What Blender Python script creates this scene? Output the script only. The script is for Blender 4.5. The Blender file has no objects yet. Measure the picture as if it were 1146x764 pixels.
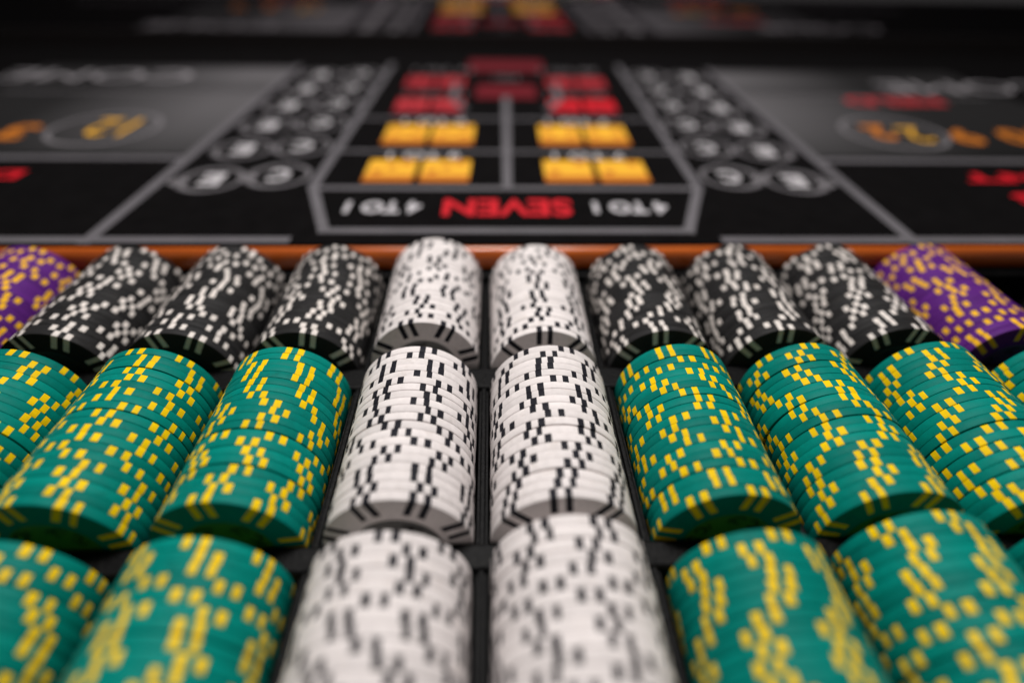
import bpy, math, random
from mathutils import Matrix, Vector
random.seed(11)
sc = bpy.context.scene
C = sc.collection
S = 0.0434            # metres per unit; one unit is the pitch between two tubes of the chip tray

# ------------------------------------------------------------------ camera
cam_d = bpy.data.cameras.new('camera'); cam = bpy.data.objects.new('camera', cam_d); C.objects.link(cam)
F = Vector((0.03091, 0.79874, -0.60088)); Rr = Vector((0.99950, -0.02886, 0.01304)); U = Rr.cross(F)
m = Matrix((Rr, U, -F)).transposed().to_4x4()
m.translation = Vector((0.0809, -2.1012, 3.1262)) * S
cam.matrix_world = m
cam_d.sensor_width = 36; cam_d.lens = 656.53 / 1146 * 36
cam_d.clip_start = 0.005; cam_d.clip_end = 50
cam_d.dof.use_dof = True
cam_d.dof.focus_distance = 4.15 * S
cam_d.dof.aperture_fstop = 2.6
cam_d.dof.aperture_blades = 9
sc.camera = cam

# ------------------------------------------------------------------ light
w = bpy.data.worlds.new('World'); sc.world = w; w.use_nodes = True
bg = w.node_tree.nodes['Background']; bg.inputs[0].default_value = (1.0, 0.97, 0.95, 1); bg.inputs[1].default_value = 0.07
def area(name, loc, target, sx, sy, power, col):
    d = bpy.data.lights.new(name, 'AREA'); d.shape = 'RECTANGLE'; d.size = sx; d.size_y = sy
    d.energy = power; d.color = col
    o = bpy.data.objects.new(name, d); C.objects.link(o); o.location = loc
    o.rotation_euler = (Vector(target) - Vector(loc)).to_track_quat('-Z', 'Y').to_euler()
    return o
area('ceiling_light', (0.0, 0.34, 0.75), (0, 0.08, 0), 0.34, 0.26, 7.8, (1.0, 0.965, 0.94))
sc.view_settings.view_transform = 'Standard'; sc.view_settings.look = 'None'
sc.view_settings.exposure = 0.0; sc.view_settings.gamma = 1.0

# ------------------------------------------------------------------ materials
def mat(name, col, rough=0.5, spec=0.5, metal=0.0, noise=0.0, nscale=300.0, bump=0.0, bscale=2500.0, rnd=0.0, coat=0.0, dirt=None):
    M = bpy.data.materials.new(name); M.use_nodes = True
    nt = M.node_tree; b = nt.nodes['Principled BSDF']; L = nt.links.new
    b.inputs['Roughness'].default_value = rough; b.inputs['Specular IOR Level'].default_value = spec
    b.inputs['Metallic'].default_value = metal; b.inputs['Coat Weight'].default_value = coat
    b.inputs['Coat Roughness'].default_value = 0.12
    b.inputs['Base Color'].default_value = (*col, 1)
    tc = nt.nodes.new('ShaderNodeTexCoord')
    src = None
    if noise or rnd or dirt:
        rgb = nt.nodes.new('ShaderNodeRGB'); rgb.outputs[0].default_value = (*col, 1); src = rgb.outputs[0]
        if noise:
            n = nt.nodes.new('ShaderNodeTexNoise'); n.inputs['Scale'].default_value = nscale; n.inputs['Detail'].default_value = 5
            L(tc.outputs['Object'], n.inputs['Vector'])
            mr = nt.nodes.new('ShaderNodeMapRange'); mr.inputs[1].default_value = .25; mr.inputs[2].default_value = .75
            mr.inputs[3].default_value = 1 - noise; mr.inputs[4].default_value = 1 + noise
            L(n.outputs['Fac'], mr.inputs[0])
            h = nt.nodes.new('ShaderNodeHueSaturation'); L(mr.outputs[0], h.inputs['Value']); L(src, h.inputs['Color']); src = h.outputs[0]
        if rnd:
            oi = nt.nodes.new('ShaderNodeObjectInfo')
            mr = nt.nodes.new('ShaderNodeMapRange'); mr.inputs[3].default_value = 1 - rnd; mr.inputs[4].default_value = 1 + rnd * .6
            L(oi.outputs['Random'], mr.inputs[0])
            h = nt.nodes.new('ShaderNodeHueSaturation'); L(mr.outputs[0], h.inputs['Value']); L(src, h.inputs['Color']); src = h.outputs[0]
        if dirt:                       # handling grime in irregular blotches, different on each chip
            oi = nt.nodes.new('ShaderNodeObjectInfo')
            n = nt.nodes.new('ShaderNodeTexNoise'); n.noise_dimensions = '4D'; n.inputs['Scale'].default_value = 170; n.inputs['Detail'].default_value = 6
            n.inputs['Roughness'].default_value = .7
            L(tc.outputs['Object'], n.inputs['Vector'])
            mm = nt.nodes.new('ShaderNodeMath'); mm.operation = 'MULTIPLY'; mm.inputs[1].default_value = 50
            L(oi.outputs['Random'], mm.inputs[0]); L(mm.outputs[0], n.inputs['W'])
            mr = nt.nodes.new('ShaderNodeMapRange'); mr.inputs[1].default_value = .56; mr.inputs[2].default_value = .78
            mr.inputs[4].default_value = dirt[1]
            L(n.outputs['Fac'], mr.inputs[0])
            mx = nt.nodes.new('ShaderNodeMix'); mx.data_type = 'RGBA'
            L(mr.outputs[0], mx.inputs[0]); L(src, mx.inputs[6]); mx.inputs[7].default_value = (*dirt[0], 1); src = mx.outputs[2]
        L(src, b.inputs['Base Color'])
    if bump:
        n = nt.nodes.new('ShaderNodeTexNoise'); n.inputs['Scale'].default_value = bscale; n.inputs['Detail'].default_value = 3
        L(tc.outputs['Object'], n.inputs['Vector'])
        bp = nt.nodes.new('ShaderNodeBump'); bp.inputs['Strength'].default_value = bump; bp.inputs['Distance'].default_value = 0.0002
        L(n.outputs['Fac'], bp.inputs['Height']); L(bp.outputs[0], b.inputs['Normal'])
    return M
CH = dict(rough=.5, spec=.07, noise=.08, nscale=500, bump=.4, bscale=3200)
M_BODY = {
 'green':  mat('green_clay', (0.0, 0.205, 0.168), rnd=.22, dirt=((.004, .07, .055), .65), **CH),
 'white':  mat('white_clay', (0.79, 0.735, 0.722), rnd=.09, dirt=((.40, .31, .24), .45), **CH),
 'black':  mat('black_clay', (0.024, 0.0235, 0.024), rnd=.3, dirt=((.075, .07, .065), .5), **CH),
 'purple': mat('purple_clay', (0.100, 0.018, 0.185), rnd=.2, dirt=((.04, .01, .08), .4), **CH)}
M_SPOT = {
 'green':  mat('yellow_spot', (0.90, 0.59, 0.004), rnd=.10, dirt=((.35, .2, .02), .35), **CH),
 'white':  mat('dark_spot', (0.018, 0.018, 0.024), rnd=.1, **CH),
 'black':  mat('cream_spot', (0.76, 0.70, 0.655), rnd=.08, dirt=((.35, .28, .2), .4), **CH),
 'purple': mat('ochre_spot', (0.85, 0.45, 0.02), rnd=.08, **CH)}
M_INLAY = {
 'green':  mat('green_inlay', (0.055, 0.17, 0.02), rough=.3, noise=.1),
 'white':  mat('grey_inlay', (0.13, 0.13, 0.125), rough=.3, noise=.1),
 'black':  mat('dark_inlay', (0.02, 0.022, 0.018), rough=.3, noise=.1),
 'purple': mat('violet_inlay', (0.05, 0.02, 0.08), rough=.3, noise=.1)}
M_MARK = mat('inlay_ink', (0.006, 0.006, 0.006), rough=.35)
M_TRAY = mat('black_tray_plastic', (0.0022, 0.0022, 0.0024), rough=.5, spec=.09, noise=.35, nscale=900, bump=1.0, bscale=1300)
def painted_glints(M):  # grain highlights painted into the base colour as scattered paler specks
    nt = M.node_tree; b = nt.nodes['Principled BSDF']; L = nt.links.new
    tc = nt.nodes.new('ShaderNodeTexCoord'); n = nt.nodes.new('ShaderNodeTexNoise'); n.inputs['Scale'].default_value = 1700; n.inputs['Detail'].default_value = 2
    L(tc.outputs['Object'], n.inputs['Vector'])
    mr = nt.nodes.new('ShaderNodeMapRange'); mr.inputs[1].default_value = .58; mr.inputs[2].default_value = .72; mr.inputs[4].default_value = .9
    L(n.outputs['Fac'], mr.inputs[0])
    mx = nt.nodes.new('ShaderNodeMix'); mx.data_type = 'RGBA'; L(mr.outputs[0], mx.inputs[0])
    L(b.inputs['Base Color'].links[0].from_socket, mx.inputs[6]); mx.inputs[7].default_value = (.02, .019, .019, 1); L(mx.outputs[2], b.inputs['Base Color'])
painted_glints(M_TRAY)
M_FELT = mat('black_layout', (0.0042, 0.0038, 0.004), rough=.95, spec=.03, noise=.25, nscale=120, bump=.3, bscale=2500)
M_LINE = mat('grey_print', (0.115, 0.108, 0.118), rough=.6, spec=.25, noise=.12, nscale=60)
M_WHITEP = mat('white_print', (0.62, 0.59, 0.61), rough=.6, spec=.25)
M_GREYP = mat('dim_grey_print', (0.16, 0.15, 0.16), rough=.6, spec=.25)
M_MID = mat('pale_grey_print', (0.34, 0.32, 0.34), rough=.6, spec=.25)
M_CIRC = mat('soft_white_print', (0.48, 0.46, 0.48), rough=.6, spec=.25)
M_RED = mat('red_print', (0.55, 0.003, 0.012), rough=.6, spec=.25)
M_PINK = mat('bright_red_print', (0.40, 0.022, 0.03), rough=.6, spec=.25)
M_DRED = mat('dark_red_print', (0.12, 0.002, 0.008), rough=.6, spec=.25)
M_YEL = mat('yellow_print', (0.80, 0.41, 0.025), rough=.6, spec=.25)
M_ORA = mat('orange_print', (0.50, 0.15, 0.012), rough=.6, spec=.25)
M_BOARD = mat('black_board', (0.008, 0.006, 0.006), rough=.5, spec=.3, noise=.2)
M_MIRROR = mat('dark_mirror', (0.52, 0.50, 0.52), rough=.03, metal=1.0)

def wood():
    M = bpy.data.materials.new('orange_varnished_wood'); M.use_nodes = True
    nt = M.node_tree; b = nt.nodes['Principled BSDF']; L = nt.links.new
    tc = nt.nodes.new('ShaderNodeTexCoord'); mp = nt.nodes.new('ShaderNodeMapping'); mp.inputs['Scale'].default_value = (9, 260, 260)
    n = nt.nodes.new('ShaderNodeTexNoise'); n.inputs['Scale'].default_value = 2.2; n.inputs['Detail'].default_value = 6; n.inputs['Distortion'].default_value = .6
    cr = nt.nodes.new('ShaderNodeValToRGB')
    cr.color_ramp.elements[0].position = .3; cr.color_ramp.elements[0].color = (.36, .062, .007, 1)
    cr.color_ramp.elements[1].position = .72; cr.color_ramp.elements[1].color = (.68, .145, .013, 1)
    L(tc.outputs['Object'], mp.inputs[0]); L(mp.outputs[0], n.inputs['Vector']); L(n.outputs['Fac'], cr.inputs[0]); L(cr.outputs[0], b.inputs['Base Color'])
    b.inputs['Roughness'].default_value = .3; b.inputs['Coat Weight'].default_value = .5; b.inputs['Coat Roughness'].default_value = .15
    return M
M_WOOD = wood()

def panel_mat():   # the printed grey field: its ink runs from pale grey to black towards the line and towards the table ends
    M = bpy.data.materials.new('grey_gradient_print'); M.use_nodes = True
    nt = M.node_tree; b = nt.nodes['Principled BSDF']; L = nt.links.new
    tc = nt.nodes.new('ShaderNodeTexCoord'); sp = nt.nodes.new('ShaderNodeSeparateXYZ'); L(tc.outputs['Object'], sp.inputs[0])
    my = nt.nodes.new('ShaderNodeMapRange'); my.inputs[1].default_value = 6.0 * S; my.inputs[2].default_value = 11.3 * S; L(sp.outputs[1], my.inputs[0])
    cr = nt.nodes.new('ShaderNodeValToRGB'); e = cr.color_ramp.elements
    e[0].position = 0; e[0].color = (.028, .027, .028, 1); e[1].position = 1; e[1].color = (.07, .065, .07, 1)
    for p, v in ((.22, .07), (.42, .095), (.60, .10), (.62, .06), (.68, .07), (.9, .125)):
        k = e.new(p); k.color = (v, v * .95, v, 1)
    L(my.outputs[0], cr.inputs[0])
    ab = nt.nodes.new('ShaderNodeMath'); ab.operation = 'ABSOLUTE'; L(sp.outputs[0], ab.inputs[0])
    mx = nt.nodes.new('ShaderNodeMapRange'); mx.inputs[1].default_value = 4.8 * S; mx.inputs[2].default_value = 7.4 * S
    mx.inputs[3].default_value = 1; mx.inputs[4].default_value = .12; L(ab.outputs[0], mx.inputs[0])
    h = nt.nodes.new('ShaderNodeHueSaturation'); L(mx.outputs[0], h.inputs['Value']); L(cr.outputs[0], h.inputs['Color']); L(h.outputs[0], b.inputs['Base Color'])
    b.inputs['Roughness'].default_value = .6; b.inputs['Specular IOR Level'].default_value = .25
    return M
M_PANEL = panel_mat()

# ------------------------------------------------------------------ helpers
class MB:
    def __init__(s): s.v = []; s.f = []; s.mi = []; s.mats = []
    def m(s, mt):
        if mt not in s.mats: s.mats.append(mt)
        return s.mats.index(mt)
    def face(s, pts, mt):
        k = len(s.v); s.v += [tuple(p) for p in pts]; s.f.append(list(range(k, k + len(pts)))); s.mi.append(s.m(mt))
    def mesh(s, name, smooth=False):
        me = bpy.data.meshes.new(name); me.from_pydata([(x * S, y * S, z * S) for x, y, z in s.v], [], s.f)
        for q in s.mats: me.materials.append(q)
        me.polygons.foreach_set('material_index', s.mi)
        if smooth: me.polygons.foreach_set('use_smooth', [True] * len(s.f))
        me.update(); return me
def obj(name, me, parent=None, loc=(0, 0, 0)):
    o = bpy.data.objects.new(name, me); C.objects.link(o); o.location = [q * S for q in loc]
    if parent: o.parent = parent
    return o
def tag(o, label=None, cat=None, group=None, kind=None):
    if label: o['label'] = label
    if cat: o['category'] = cat
    if group: o['group'] = group
    if kind: o['kind'] = kind
    return o
def extrude_x(mb, prof, x0, x1, mt, closed=True):
    # profile of (y, z) points swept along x
    k = len(mb.v); n = len(prof)
    mb.v += [(x0, y, z) for y, z in prof] + [(x1, y, z) for y, z in prof]
    for i in range(n if closed else n - 1):
        j = (i + 1) % n; mb.f.append([k + i, k + j, k + n + j, k + n + i]); mb.mi.append(mb.m(mt))
    if closed:
        mb.f.append([k + i for i in range(n)][::-1]); mb.mi.append(mb.m(mt)); mb.f.append([k + n + i for i in range(n)]); mb.mi.append(mb.m(mt))
def extrude_y(mb, prof, y0, y1, mt):
    k = len(mb.v); n = len(prof)
    mb.v += [(x, y0, z) for x, z in prof] + [(x, y1, z) for x, z in prof]
    for i in range(n):
        j = (i + 1) % n; mb.f.append([k + j, k + i, k + n + i, k + n + j]); mb.mi.append(mb.m(mt))
    mb.f.append([k + i for i in range(n)]); mb.mi.append(mb.m(mt)); mb.f.append([k + n + i for i in range(n)][::-1]); mb.mi.append(mb.m(mt))
def rounded(a0, a1, b0, b1, r, n=5):
    # rectangle [a0,a1]x[b0,b1] with the two top corners rounded
    p = [(a0, b0)]
    for i in range(n + 1):
        t = math.pi - i * math.pi / 2 / n; p.append((a0 + r + r * math.cos(t), b1 - r + r * math.sin(t)))
    for i in range(n + 1):
        t = math.pi / 2 - i * math.pi / 2 / n; p.append((a1 - r + r * math.cos(t), b1 - r + r * math.sin(t)))
    p.append((a1, b0)); return p

# ------------------------------------------------------------------ the table
ZT = 0.262                     # height of the layout
RY = 3.285                     # near face of the wooden rail
YW = 13.3                      # far wall
XW = 36.0
table = bpy.data.objects.new('craps_table', None); C.objects.link(table); table.location = (0, 0, 0)
tag(table, 'black casino craps table layout printed with lines, dice and lettering, behind the chip tray', 'gaming table')
mb = MB(); extrude_x(mb, [(RY + .108, ZT - .5), (RY + .108, ZT - .012), (RY + .114, ZT), (YW, ZT), (YW, ZT - .5)], -XW, XW, M_FELT); obj('tabletop', mb.mesh('tabletop'), table)
mb = MB()
prof2 = [(RY, .045)]            # rail: a wooden nosing with a rounded upper edge in front of the layout
for i in range(13):
    t = math.pi - i * math.pi / 2 / 12; prof2.append((RY + .095 + .095 * math.cos(t), .06 + .175 * math.sin(t)))
prof2 += [(RY + .105, .235), (RY + .105, .045)]
extrude_x(mb, prof2, -XW, XW, M_WOOD); me = mb.mesh('wooden_rail')
for p in me.polygons: p.use_smooth = len(p.vertices) == 4
obj('wooden_rail', me, table)


def lp(x, y, z=0):   # layout coordinates: x from the layout's own centre line, y along the table
    return (.25 + x + .017 * (y - 4.2), y - .004 * x, ZT + z)
Z1, Z2, Z3 = .004, .008, .012
def stroke(mb, pts, wd, mt, z=Z1, close=False, joint=True):
    if close: pts = pts + [pts[0]]
    for i, ((x0, y0), (x1, y1)) in enumerate(zip(pts, pts[1:])):
        d = Vector((x1 - x0, y1 - y0)).normalized(); n = Vector((-d.y, d.x)) * wd / 2
        e = d * (wd / 2 if joint else 0)
        zz = z + (.0008 if i % 2 else 0)
        mb.face([lp(x0 - e.x - n.x, y0 - e.y - n.y, zz), lp(x1 + e.x - n.x, y1 + e.y - n.y, zz), lp(x1 + e.x + n.x, y1 + e.y + n.y, zz), lp(x0 - e.x + n.x, y0 - e.y + n.y, zz)], mt)
def ringp(mb, cx, cy, r0, r1, mt, z=Z1, n=32):
    for i in range(n):
        a, b = 2 * math.pi * i / n, 2 * math.pi * (i + 1) / n
        mb.face([lp(cx + r0 * math.cos(a), cy + r0 * math.sin(a), z), lp(cx + r1 * math.cos(a), cy + r1 * math.sin(a), z), lp(cx + r1 * math.cos(b), cy + r1 * math.sin(b), z), lp(cx + r0 * math.cos(b), cy + r0 * math.sin(b), z)], mt)
def rectp(mb, x0, x1, y0, y1, mt, z=Z1):
    mb.face([lp(x0, y0, z), lp(x1, y0, z), lp(x1, y1, z), lp(x0, y1, z)], mt)
def textp(mb, s, cx, cy, h, wd, mt, z=Z2, bold=.02, turn=True):
    # lettering facing the players on the far side: turned by half a circle
    cu = bpy.data.curves.new('t', 'FONT'); cu.body = s; cu.size = 1; cu.align_x = 'CENTER'; cu.offset = bold; cu.resolution_u = 3
    o = bpy.data.objects.new('t', cu); C.objects.link(o)
    dg = bpy.context.evaluated_depsgraph_get(); dg.update()
    me = o.evaluated_get(dg).to_mesh()
    vs = [v.co.copy() for v in me.vertices]; fs = [list(p.vertices) for p in me.polygons]
    o.evaluated_get(dg).to_mesh_clear(); bpy.data.objects.remove(o); bpy.data.curves.remove(cu)
    xs = [v.x for v in vs]; ys = [v.y for v in vs]
    sx = wd / (max(xs) - min(xs)); sy = h / (max(ys) - min(ys)); mx = (max(xs) + min(xs)) / 2; my = (max(ys) + min(ys)) / 2
    k = len(mb.v); g = -1 if turn else 1
    mb.v += [lp(cx + g * (v.x - mx) * sx, cy + g * (v.y - my) * sy, z) for v in vs]
    for f in fs: mb.f.append([k + i for i in f]); mb.mi.append(mb.m(mt))

def word(*a, **k):
    mb = MB(); textp(mb, *a, **k); obj('lettering', mb.mesh('lettering'), table)
# printed grey fields left and right
for sgn, nm in ((-1, 'grey_field'), (1, 'grey_field')):
    mb = MB(); a, b = sorted((sgn * 4.42, sgn * 9.5)); rectp(mb, a, b, 6.05, 11.3, M_PANEL, .002); obj(nm, mb.mesh('grey_field'), table)
# printed lines
mb = MB(); W = .12
hexa = [(-1.98, 3.70), (1.98, 3.70), (2.40, 4.9), (2.44, 11.6)]
stroke(mb, hexa, W, M_LINE); stroke(mb, [(-1.98, 3.70), (-2.40, 4.9), (-2.44, 11.6)], W, M_LINE, Z1 + .0016)
for y in (4.86, 6.18, 7.74): stroke(mb, [(-2.36, y), (2.36, y)], .11 if y < 5 else .08, M_LINE, Z1 + .0032)
stroke(mb, [(0, 4.95), (0, 9.0)], .12, M_LINE, Z1 + .0048)
for g in (-1, 1):
    stroke(mb, [(g * 4.34, 3.46), (g * 4.34, 11.3)], .145, M_LINE, Z1 + .0048)
    stroke(mb, [(g * 2.34, 3.48), (g * 14, 3.48)], .13, M_LINE, Z1 + .0032)
    stroke(mb, [(g * 4.4, 5.88), (g * 14, 5.88)], .14, M_LINE, Z1 + .0032)
    stroke(mb, [(g * 4.5, 9.25), (g * 9, 9.25)], .06, M_GREYP, Z1 + .0032)
    stroke(mb, [(g * .72, 8.35), (g * .95, 8.9), (g * .95, 10.2)], .12, M_LINE, Z1 + .0016)
obj('printed_lines', mb.mesh('printed_lines'), table)
# pairs of printed dice: yellow in the near rows, red in the far rows
PIPS = {1: [(0, 0)], 2: [(-1, -1), (1, 1)], 3: [(-1, -1), (0, 0), (1, 1)], 4: [(-1, -1), (1, 1), (-1, 1), (1, -1)], 5: [(-1, -1), (1, 1), (-1, 1), (1, -1), (0, 0)], 6: [(-1, -1), (1, 1), (-1, 1), (1, -1), (-1, 0), (1, 0)]}
def dice_pair(cx, y0, y1, wd, front, side, pip, a, b):
    for k, n in ((-1, a), (1, b)):
        mb = MB()
        x0 = cx + k * wd * .265 - wd * .235; x1 = x0 + wd * .47; ys = y0 + (y1 - y0) * .30
        rectp(mb, x0, x1, ys, y1, front, Z1); rectp(mb, x0, x1, y0, ys, side, Z1)
        c = ((x0 + x1) / 2, (ys + y1) / 2)
        for px, py in PIPS[n]:
            ringp(mb, c[0] + px * wd * .13, c[1] + py * (y1 - ys) * .29, 0, .075, pip, Z2, 10)
        obj('printed_die', mb.mesh('printed_die'), table)
for g in (-1, 1):
    dice_pair(g * 1.17, 5.07, 5.84, 1.36, M_YEL, M_ORA, M_ORA, 3 if g < 0 else 2, 3 if g < 0 else 2)
    dice_pair(g * 1.17, 6.50, 7.40, 1.34, M_YEL, M_ORA, M_ORA, 5 if g < 0 else 4, 5 if g < 0 else 4)
    dice_pair(g * 1.33, 8.02, 8.92, 1.16, M_PINK if g < 0 else M_RED, M_DRED, M_DRED, 1, 2 if g < 0 else 1)
    dice_pair(g * 1.37, 9.58, 10.55, 1.14, M_PINK, M_DRED, M_DRED, 6, 6 if g < 0 else 5)
for q in ((-.56, .56, 9.0, 9.95), (-.8, .8, 11.05, 12.1)):
    mb = MB(); rectp(mb, *q, M_DRED); obj('red_printed_box', mb.mesh('red_printed_box'), table)
# lettering
word('SEVEN', 0, 4.29, .46, 1.50, M_RED, bold=.03)
for g in (-1, 1):
    word('4 TO 1', g * 1.44, 4.29, .32, .88, M_CIRC, bold=.045)
    word('9 TO 1' if g < 0 else '7 TO 1', g * 1.15, 6.02, .22, 1.0, M_WHITEP, bold=0.01)
    word('9 TO 1' if g < 0 else '7 TO 1', g * 1.15, 7.60, .22, 1.0, M_WHITEP, bold=0.01)
    word('15 TO 1' if g < 0 else '30 TO 1', g * 1.3, 9.25, .22, 1.1, M_GREYP, bold=.01)
    word('15 TO 1' if g < 0 else '30 TO 1', g * 1.3, 11.1, .3, 1.2, M_GREYP, bold=.02)
word('8 TO 1', 0, 10.5, .3, .5, M_GREYP, bold=.02)
word('COME', -8.0, 10.45, .75, 3.6, M_MID, bold=.0)
word('COME', 9.2, 10.0, .75, 3.6, M_MID, bold=.0)
word('FIELD', 7.1, 8.95, .50, 1.8, M_PINK, bold=.04)
word('12', -6.05, 7.2, .8, .62, M_YEL, bold=.0); word('3', -7.3, 6.95, .7, .42, M_ORA, bold=.04); word('4', -8.3, 6.95, .7, .42, M_ORA, bold=.04)
word('2', 5.9, 7.15, .7, .36, M_ORA, bold=.04); word('2', 6.42, 7.05, .7, .36, M_YEL, bold=.0); word('9', 7.15, 6.95, .7, .42, M_ORA, bold=.04); word('10', 8.1, 6.95, .7, .7, M_ORA, bold=.04)
word("DON'T", 7.05, 5.25, .30, 2.0, M_RED, bold=.05); word('PASS', 7.2, 4.58, .30, 1.9, M_RED, bold=.05); word("DON'T", -7.15, 5.25, .30, 2.0, M_RED, bold=.05)
# circled letters in two columns on either side
for g in (-1, 1):
    for col, x in ((0, 2.92), (1, 3.72)):
        for r_, y in enumerate((5.12, 6.24, 7.34, 8.44, 9.54, 10.64)):
            mb = MB()
            yy = y + (.14 if col == 0 else 0)
            ringp(mb, g * x, yy, .34, .40, M_GREYP); 
            textp(mb, 'C' if (col == 0) else 'E', g * x, yy, .40, .27, M_CIRC, bold=.045)
            ringp(mb, g * (x + .02) - g * .0, yy, .40, .42, M_LINE, Z2)
            obj('printed_circle', mb.mesh('printed_circle'), table)
        mb = MB(); ringp(mb, g * (x + .37), 5.02 + (.14 if col == 0 else 0), .05, .12, M_GREYP, Z3); obj('printed_dot', mb.mesh('printed_dot'), table)
    mb = MB(); ringp(mb, g * 6.12, 7.15, .72, .80, M_GREYP, Z2); obj('field_ring', mb.mesh('field_ring'), table)
# far side: black base board, dark mirror panel and cap
mb = MB(); extrude_x(mb, [(YW - .06, ZT), (YW - .06, .62), (YW, .62), (YW, ZT)], -XW, XW, M_BOARD); obj('base_board', mb.mesh('base_board'), table)
mb = MB(); extrude_x(mb, [(YW + .02, .56), (YW + .02, 2.3), (YW + .12, 2.3), (YW + .12, .56)], -XW, XW, M_MIRROR); obj('mirror', mb.mesh('mirror'), table)
mb = MB(); extrude_x(mb, rounded(YW - .06, YW + .9, 2.28, 2.7, .12), -XW, XW, M_BOARD); extrude_x(mb, [(YW + .125, -.3), (YW + .125, 2.29), (YW + .8, 2.29), (YW + .8, -.3)], -XW, XW, M_BOARD); obj('back_wall', mb.mesh('back_wall'), table)

# ------------------------------------------------------------------ the chip tray
RC = 0.449                      # chip radius
RT = 0.468                      # tube radius
ROWY = {'B': (-1.62, -.20), 'M': (-.015, 1.425), 'T': (1.68, 3.19)}
tray = bpy.data.objects.new('chip_tray', None); C.objects.link(tray)
tag(tray, 'black textured chip tray with three rows of tubes holding the stacks', 'chip tray')
NT = 6                          # tubes on either side of the middle
def trough(y0, y1, dz):
    mb = MB(); zt = -.02 + dz; zc = RT - RC + dz
    for k in range(-NT, NT):
        cx = k + .5; a0 = math.asin((zt - zc) / RT) if abs(zt - zc) < RT else 0
        pts = []
        n = 20
        for i in range(n + 1):
            t = math.pi - a0 + (math.pi + 2 * a0) * i / n
            pts.append((cx + RT * math.cos(t), zc + RT * math.sin(t)))
        kk = len(mb.v); mb.v += [(x, y0, z) for x, z in pts] + [(x, y1, z) for x, z in pts]
        for i in range(n): mb.f.append([kk + i, kk + i + 1, kk + n + 2 + i, kk + n + 1 + i]); mb.mi.append(mb.m(M_TRAY))
        # lands between the tubes
        xr = pts[-1][0]; mb.face([(xr, y0, zt), (cx + 1 - (xr - cx), y0, zt), (cx + 1 - (xr - cx), y1, zt), (xr, y1, zt)], M_TRAY)
    return mb
DZ = {'B': .045, 'M': 0.0, 'T': -.074}
for r_ in 'BMT':
    mb = trough(*ROWY[r_], DZ[r_]); me = mb.mesh('tube_row', True); obj('tube_row', me, tray)
    for k in range(-NT, NT + 1):
        mb = MB(); extrude_y(mb, rounded(k - .019, k + .019, -.03 + DZ[r_], .0 + DZ[r_] + .008, .012, 3), ROWY[r_][0], ROWY[r_][1], M_TRAY); obj('divider', mb.mesh('divider'), tray)
for y0, y1, z1 in ((-.20, -.015, .06), (1.425, 1.68, .015), (3.19, 3.28, .005), (-1.8, -1.62, .06)):
    mb = MB(); extrude_x(mb, rounded(y0, y1, -.6, z1, .03), -NT, NT, M_TRAY); obj('crossbar', mb.mesh('crossbar'), tray)
mb = MB(); extrude_x(mb, [(-1.8, -.75), (-1.8, -.60), (3.28, -.60), (3.28, -.75)], -NT, NT, M_TRAY); obj('tray_floor', mb.mesh('tray_floor'), tray)
for g in (-1, 1):
    mb = MB(); extrude_y(mb, rounded(min(g * NT, g * (NT + .3)), max(g * NT, g * (NT + .3)), -.75, .05, .03), -1.8, 3.28, M_TRAY); obj('tray_side', mb.mesh('tray_side'), tray)

# ------------------------------------------------------------------ chips
TH = .0690
def chip_mesh(colr, v):
    """Clay chip, axis along y, front face at y=0 looking to -y; eight pairs of edge spots carried over rim and face."""
    mb = MB(); body, spot = M_BODY[colr], M_SPOT[colr]
    rg = random.Random(v * 7 + len(colr)); RC_ = RC + rg.uniform(-.0022, .0012)
    ce = RC * math.radians(5.6)                 # offset of a spot from the pair's middle; every spot is cut a little differently
    bnds = []
    for p in range(8):
        h1, h2, sh = (RC * math.radians(rg.uniform(2.3, 2.95)) for _ in range(3)); sh = RC * math.radians(rg.uniform(-.6, .6))
        bnds.append([sh - ce - h1, sh - ce + h1, sh + ce - h2, sh + ce + h2])
    rings = [(.60 * RC, .0022), (.615 * RC, .0008), (.70 * RC, 0), (RC_ - .004, 0), (RC_ - .0012, .0009), (RC_, .0035), (RC_, TH * .5), (RC_, TH - .0035), (RC_ - .0012, TH - .0009), (RC_ - .004, TH), (.70 * RC, TH)]
    def angs(r):
        out = []
        for p in range(8):
            c = p * math.pi / 4
            A = [c + math.asin(u / r) for u in bnds[p]]; nx = c + math.pi / 4 + math.asin(bnds[(p + 1) % 8][0] / r)
            for i, (a, b, n) in enumerate(((A[0], A[1], 3), (A[1], A[2], 2), (A[2], A[3], 3), (A[3], nx, 9))):
                for k in range(n): out.append((a + (b - a) * k / n, i in (0, 2)))
        return out
    base = []
    for r, y in rings:
        A = angs(r); base.append(len(mb.v)); mb.v += [(r * math.sin(a), y, r * math.cos(a)) for a, _ in A]
    fl = [s for _, s in angs(RC_)]; n = len(fl)
    for q in range(len(rings) - 1):
        on = q >= 2
        for i in range(n):
            j = (i + 1) % n
            mb.f.append([base[q] + i, base[q] + j, base[q + 1] + j, base[q + 1] + i][::-1]); mb.mi.append(mb.m(spot if (on and fl[i]) else body))
    mb.f.append([base[0] + i for i in range(n)]); mb.mi.append(mb.m(body))
    mb.f.append([base[-1] + i for i in range(n)][::-1]); mb.mi.append(mb.m(body))
    me = mb.mesh(colr + '_chip')
    for p in me.polygons: p.use_smooth = len(p.vertices) == 4
    return me
CHIP = {c: [chip_mesh(c, v) for v in range(6)] for c in M_BODY}
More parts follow.
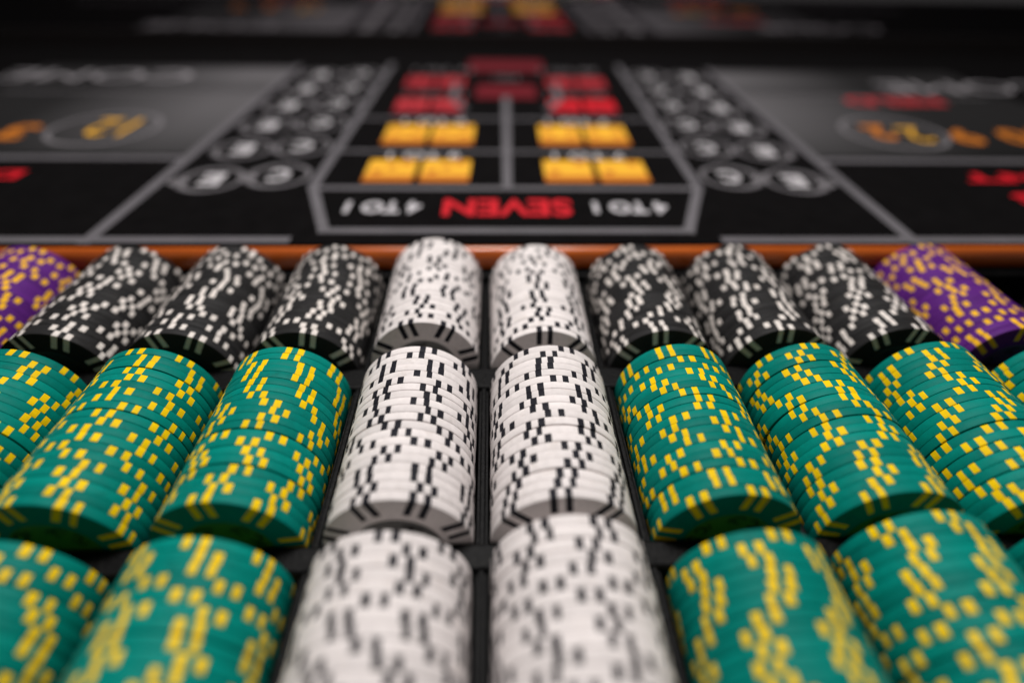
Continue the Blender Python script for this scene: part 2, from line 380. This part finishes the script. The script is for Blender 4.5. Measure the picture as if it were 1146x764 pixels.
def inlay_mesh(colr):
    mb = MB(); n = 48; r = .598 * RC
    mb.face([(r * math.sin(2 * math.pi * i / n), .0006, r * math.cos(2 * math.pi * i / n)) for i in range(n)], M_INLAY[colr])
    for i in range(n):
        a, b = 2 * math.pi * i / n, 2 * math.pi * (i + 1) / n; q = r - .012
        mb.face([(q * math.sin(a), -.0006, q * math.cos(a)), (r * math.sin(a), .0006, r * math.cos(a)), (r * math.sin(b), .0006, r * math.cos(b)), (q * math.sin(b), -.0006, q * math.cos(b))], M_INLAY[colr])
    return mb.mesh(colr + '_inlay')
def mark_mesh(colr):
    """Ink strokes of the worn emblem near the rim of the inlay, all the way round."""
    mb = MB(); r0 = .475 * RC
    def st(pts, wd):
        for (x0, z0), (x1, z1) in zip(pts, pts[1:]):
            d = Vector((x1 - x0, z1 - z0)); l = d.length or 1e-6; d /= l; nx, nz = -d.y * wd / 2, d.x * wd / 2
            mb.face([(x0 - nx - d.x * wd * .3, -.0022, z0 - nz - d.y * wd * .3), (x1 - nx + d.x * wd * .3, -.0022, z1 - nz + d.y * wd * .3), (x1 + nx + d.x * wd * .3, -.0022, z1 + nz + d.y * wd * .3), (x0 + nx - d.x * wd * .3, -.0022, z0 + nz - d.y * wd * .3)], M_MARK)
    for k in range(4):
        a = k * math.pi / 2 + .1
        def P(u, v):
            r = r0 + v; t = a + u / r0
            return (r * math.sin(t), r * math.cos(t))
        if colr in ('green', 'purple'):
            st([P(-.035 + .035 * math.cos(t), .03 * math.sin(t)) for t in [i * .5 for i in range(1, 11)]], .013)
            st([P(.055 + .03 * math.cos(t), .032 * math.sin(t)) for t in [i * .5 - 2 for i in range(10)]], .014)
            st([P(.10, -.03), P(.12, .0), P(.115, .02)], .012); st([P(-.10, -.01), P(-.085, .01)], .018)
        else:
            st([P(-.05, .004), P(-.015, .01), P(.015, .008), P(.06, .02)], .016); st([P(0, .012), P(-.004, -.025)], .02); st([P(.0, -.01), P(.03, -.03)], .012)
    return mb.mesh(colr + '_emblem')
INLAY = {c: inlay_mesh(c) for c in M_BODY}; MARK = {c: mark_mesh(c) for c in M_BODY}
ORD = ['frontmost', 'second', 'third', 'fourth', 'fifth', 'sixth', 'seventh', 'eighth', 'ninth', 'tenth', 'eleventh', 'twelfth', 'thirteenth', 'fourteenth', 'fifteenth', 'sixteenth', 'seventeenth', 'eighteenth', 'nineteenth', 'twentieth', 'rearmost']
# row, tube, colour, count, y of the front, shift along y, lift, pitch, looseness, where the stack is
ST = []
tdesc = {-4.5: ('purple', 'of the left purple stack by the wooden rail'),
 -3.5: ('black', 'of the black rail-side stack touching the left purple stack'),
 -2.5: ('black', 'of the middle one of three black rail-side stacks on the left'),
 -1.5: ('black', 'of the black rail-side stack just left of the white stacks'),
 -.5: ('white', 'of the left white stack by the wooden rail'),
 .5: ('white', 'of the right white stack by the wooden rail'),
 1.5: ('black', 'of the black rail-side stack just right of the white stacks'),
 2.5: ('black', 'of the middle one of three black rail-side stacks on the right'),
 3.5: ('black', 'of the black rail-side stack touching the right purple stack'),
 4.5: ('purple', 'of the right purple stack by the wooden rail')}
mdesc = {-3.5: ('green', 'of the leftmost green stack in the middle row'),
 -2.5: ('green', 'of the middle-row green stack second left of the white stacks'),
 -1.5: ('green', 'of the middle-row green stack just left of the white stacks'),
 -.5: ('white', 'of the left white stack in the middle row'),
 .5: ('white', 'of the right white stack in the middle row'),
 1.5: ('green', 'of the middle-row green stack just right of the white stacks'),
 2.5: ('green', 'of the middle-row green stack second right of the white stacks'),
 3.5: ('green', 'of the middle-row green stack third right of the white stacks'),
 4.5: ('green', 'of the rightmost green stack in the middle row')}
bdesc = {-2.5: ('green', 'of the leftmost blurred green stack in the nearest row'),
 -1.5: ('green', 'of the nearest-row green stack just left of the white stacks'),
 -.5: ('white', 'of the left white stack in the nearest blurred row'),
 .5: ('white', 'of the right white stack in the nearest blurred row'),
 1.5: ('green', 'of the nearest-row green stack just right of the white stacks'),
 2.5: ('green', 'of the nearest-row green stack second right of the white stacks'),
 3.5: ('green', 'of the rightmost green stack in the nearest row')}
shT = {-.5: (.06, .045), .5: (0, 0), 4.5: (.0, 0)}
shB = {-.5: (-.01, 0), .5: (.07, 0), 1.5: (-.045, 0), 2.5: (.055, 0), -1.5: (-.03, 0), -2.5: (-.03, 0), 3.5: (.03, 0)}
for x, (c, d) in tdesc.items():
    s, l = shT.get(x, (0, 0)); ST.append(('T', x, c, 21, 1.695 + s, l, .0694, 'far row', d, .25))
for x, (c, d) in mdesc.items(): ST.append(('M', x, c, 20, 0.0, 0, .0705, 'middle row', d, 1.0 if x > 1 else .35))
NB = 15
for x, (c, d) in bdesc.items():
    s, l = shB[x]; ST.append(('B', x, c, NB, -.2175 + s - NB * .0705, l, .0705, 'nearest row', d, .9 if x > 0 else .4))
for row, x, c, n, y0, lift, pitch, rname, where, loose in ST:
    z = DZ[row] + lift
    y = y0; ph = random.uniform(0, math.tau); tilt = (0, 0); off = (0, 0); slack = n * (pitch - TH - .0004)
    brk = sorted(random.sample(range(2, n - 1), 4)) if loose > .5 else sorted(random.sample(range(2, n - 1), 2))
    spend = slack / len(brk) * .9
    for k in range(n):
        if k in brk:
            y += spend; a = spend / RC * .75 * min(1, loose)
            tilt = (random.uniform(-a, a) * .5, random.uniform(-a, a) * .5); off = (random.uniform(-.007, .007) * loose, random.uniform(0, .008) * loose)
        # neighbouring chips often keep nearly the same turn, since they are dropped in by the handful
        ph = ph + random.choice((0.035, .10, -.10, .14, -.13, .0, .2, -.2)) + random.uniform(-.02, .02) if random.random() < .15 else random.uniform(0, math.tau)
        if k == 0 and row != 'B': ph = {('M', -.5): .36, ('M', .5): -.10, ('T', -.5): -.30, ('T', .5): -.02}.get((row, x), ph)
        mt = Matrix.Translation(Vector((x + off[0] + random.uniform(-.0035, .0035) * (.4 + .6 * loose), y, z + off[1] + random.uniform(-.002, .003))) * S) @ Matrix.Rotation(tilt[0], 4, 'X') @ Matrix.Rotation(tilt[1], 4, 'Z') @ Matrix.Rotation(ph, 4, 'Y')
        o = bpy.data.objects.new(c + '_poker_chip', random.choice(CHIP[c])); C.objects.link(o); o.matrix_world = mt
        wd = ORD[k] if k < 20 else 'rearmost'
        if k == n - 1: wd = 'rearmost'
        tag(o, f'{wd} {c} chip {where}', 'poker chip', f'{c} chips in the {rname}')
        if k == 0 and row != 'B':
            i_ = bpy.data.objects.new('inlay', INLAY[c]); C.objects.link(i_); i_.parent = o
            e_ = bpy.data.objects.new('emblem', MARK[c]); C.objects.link(e_); e_.parent = i_
        y += TH + .0004
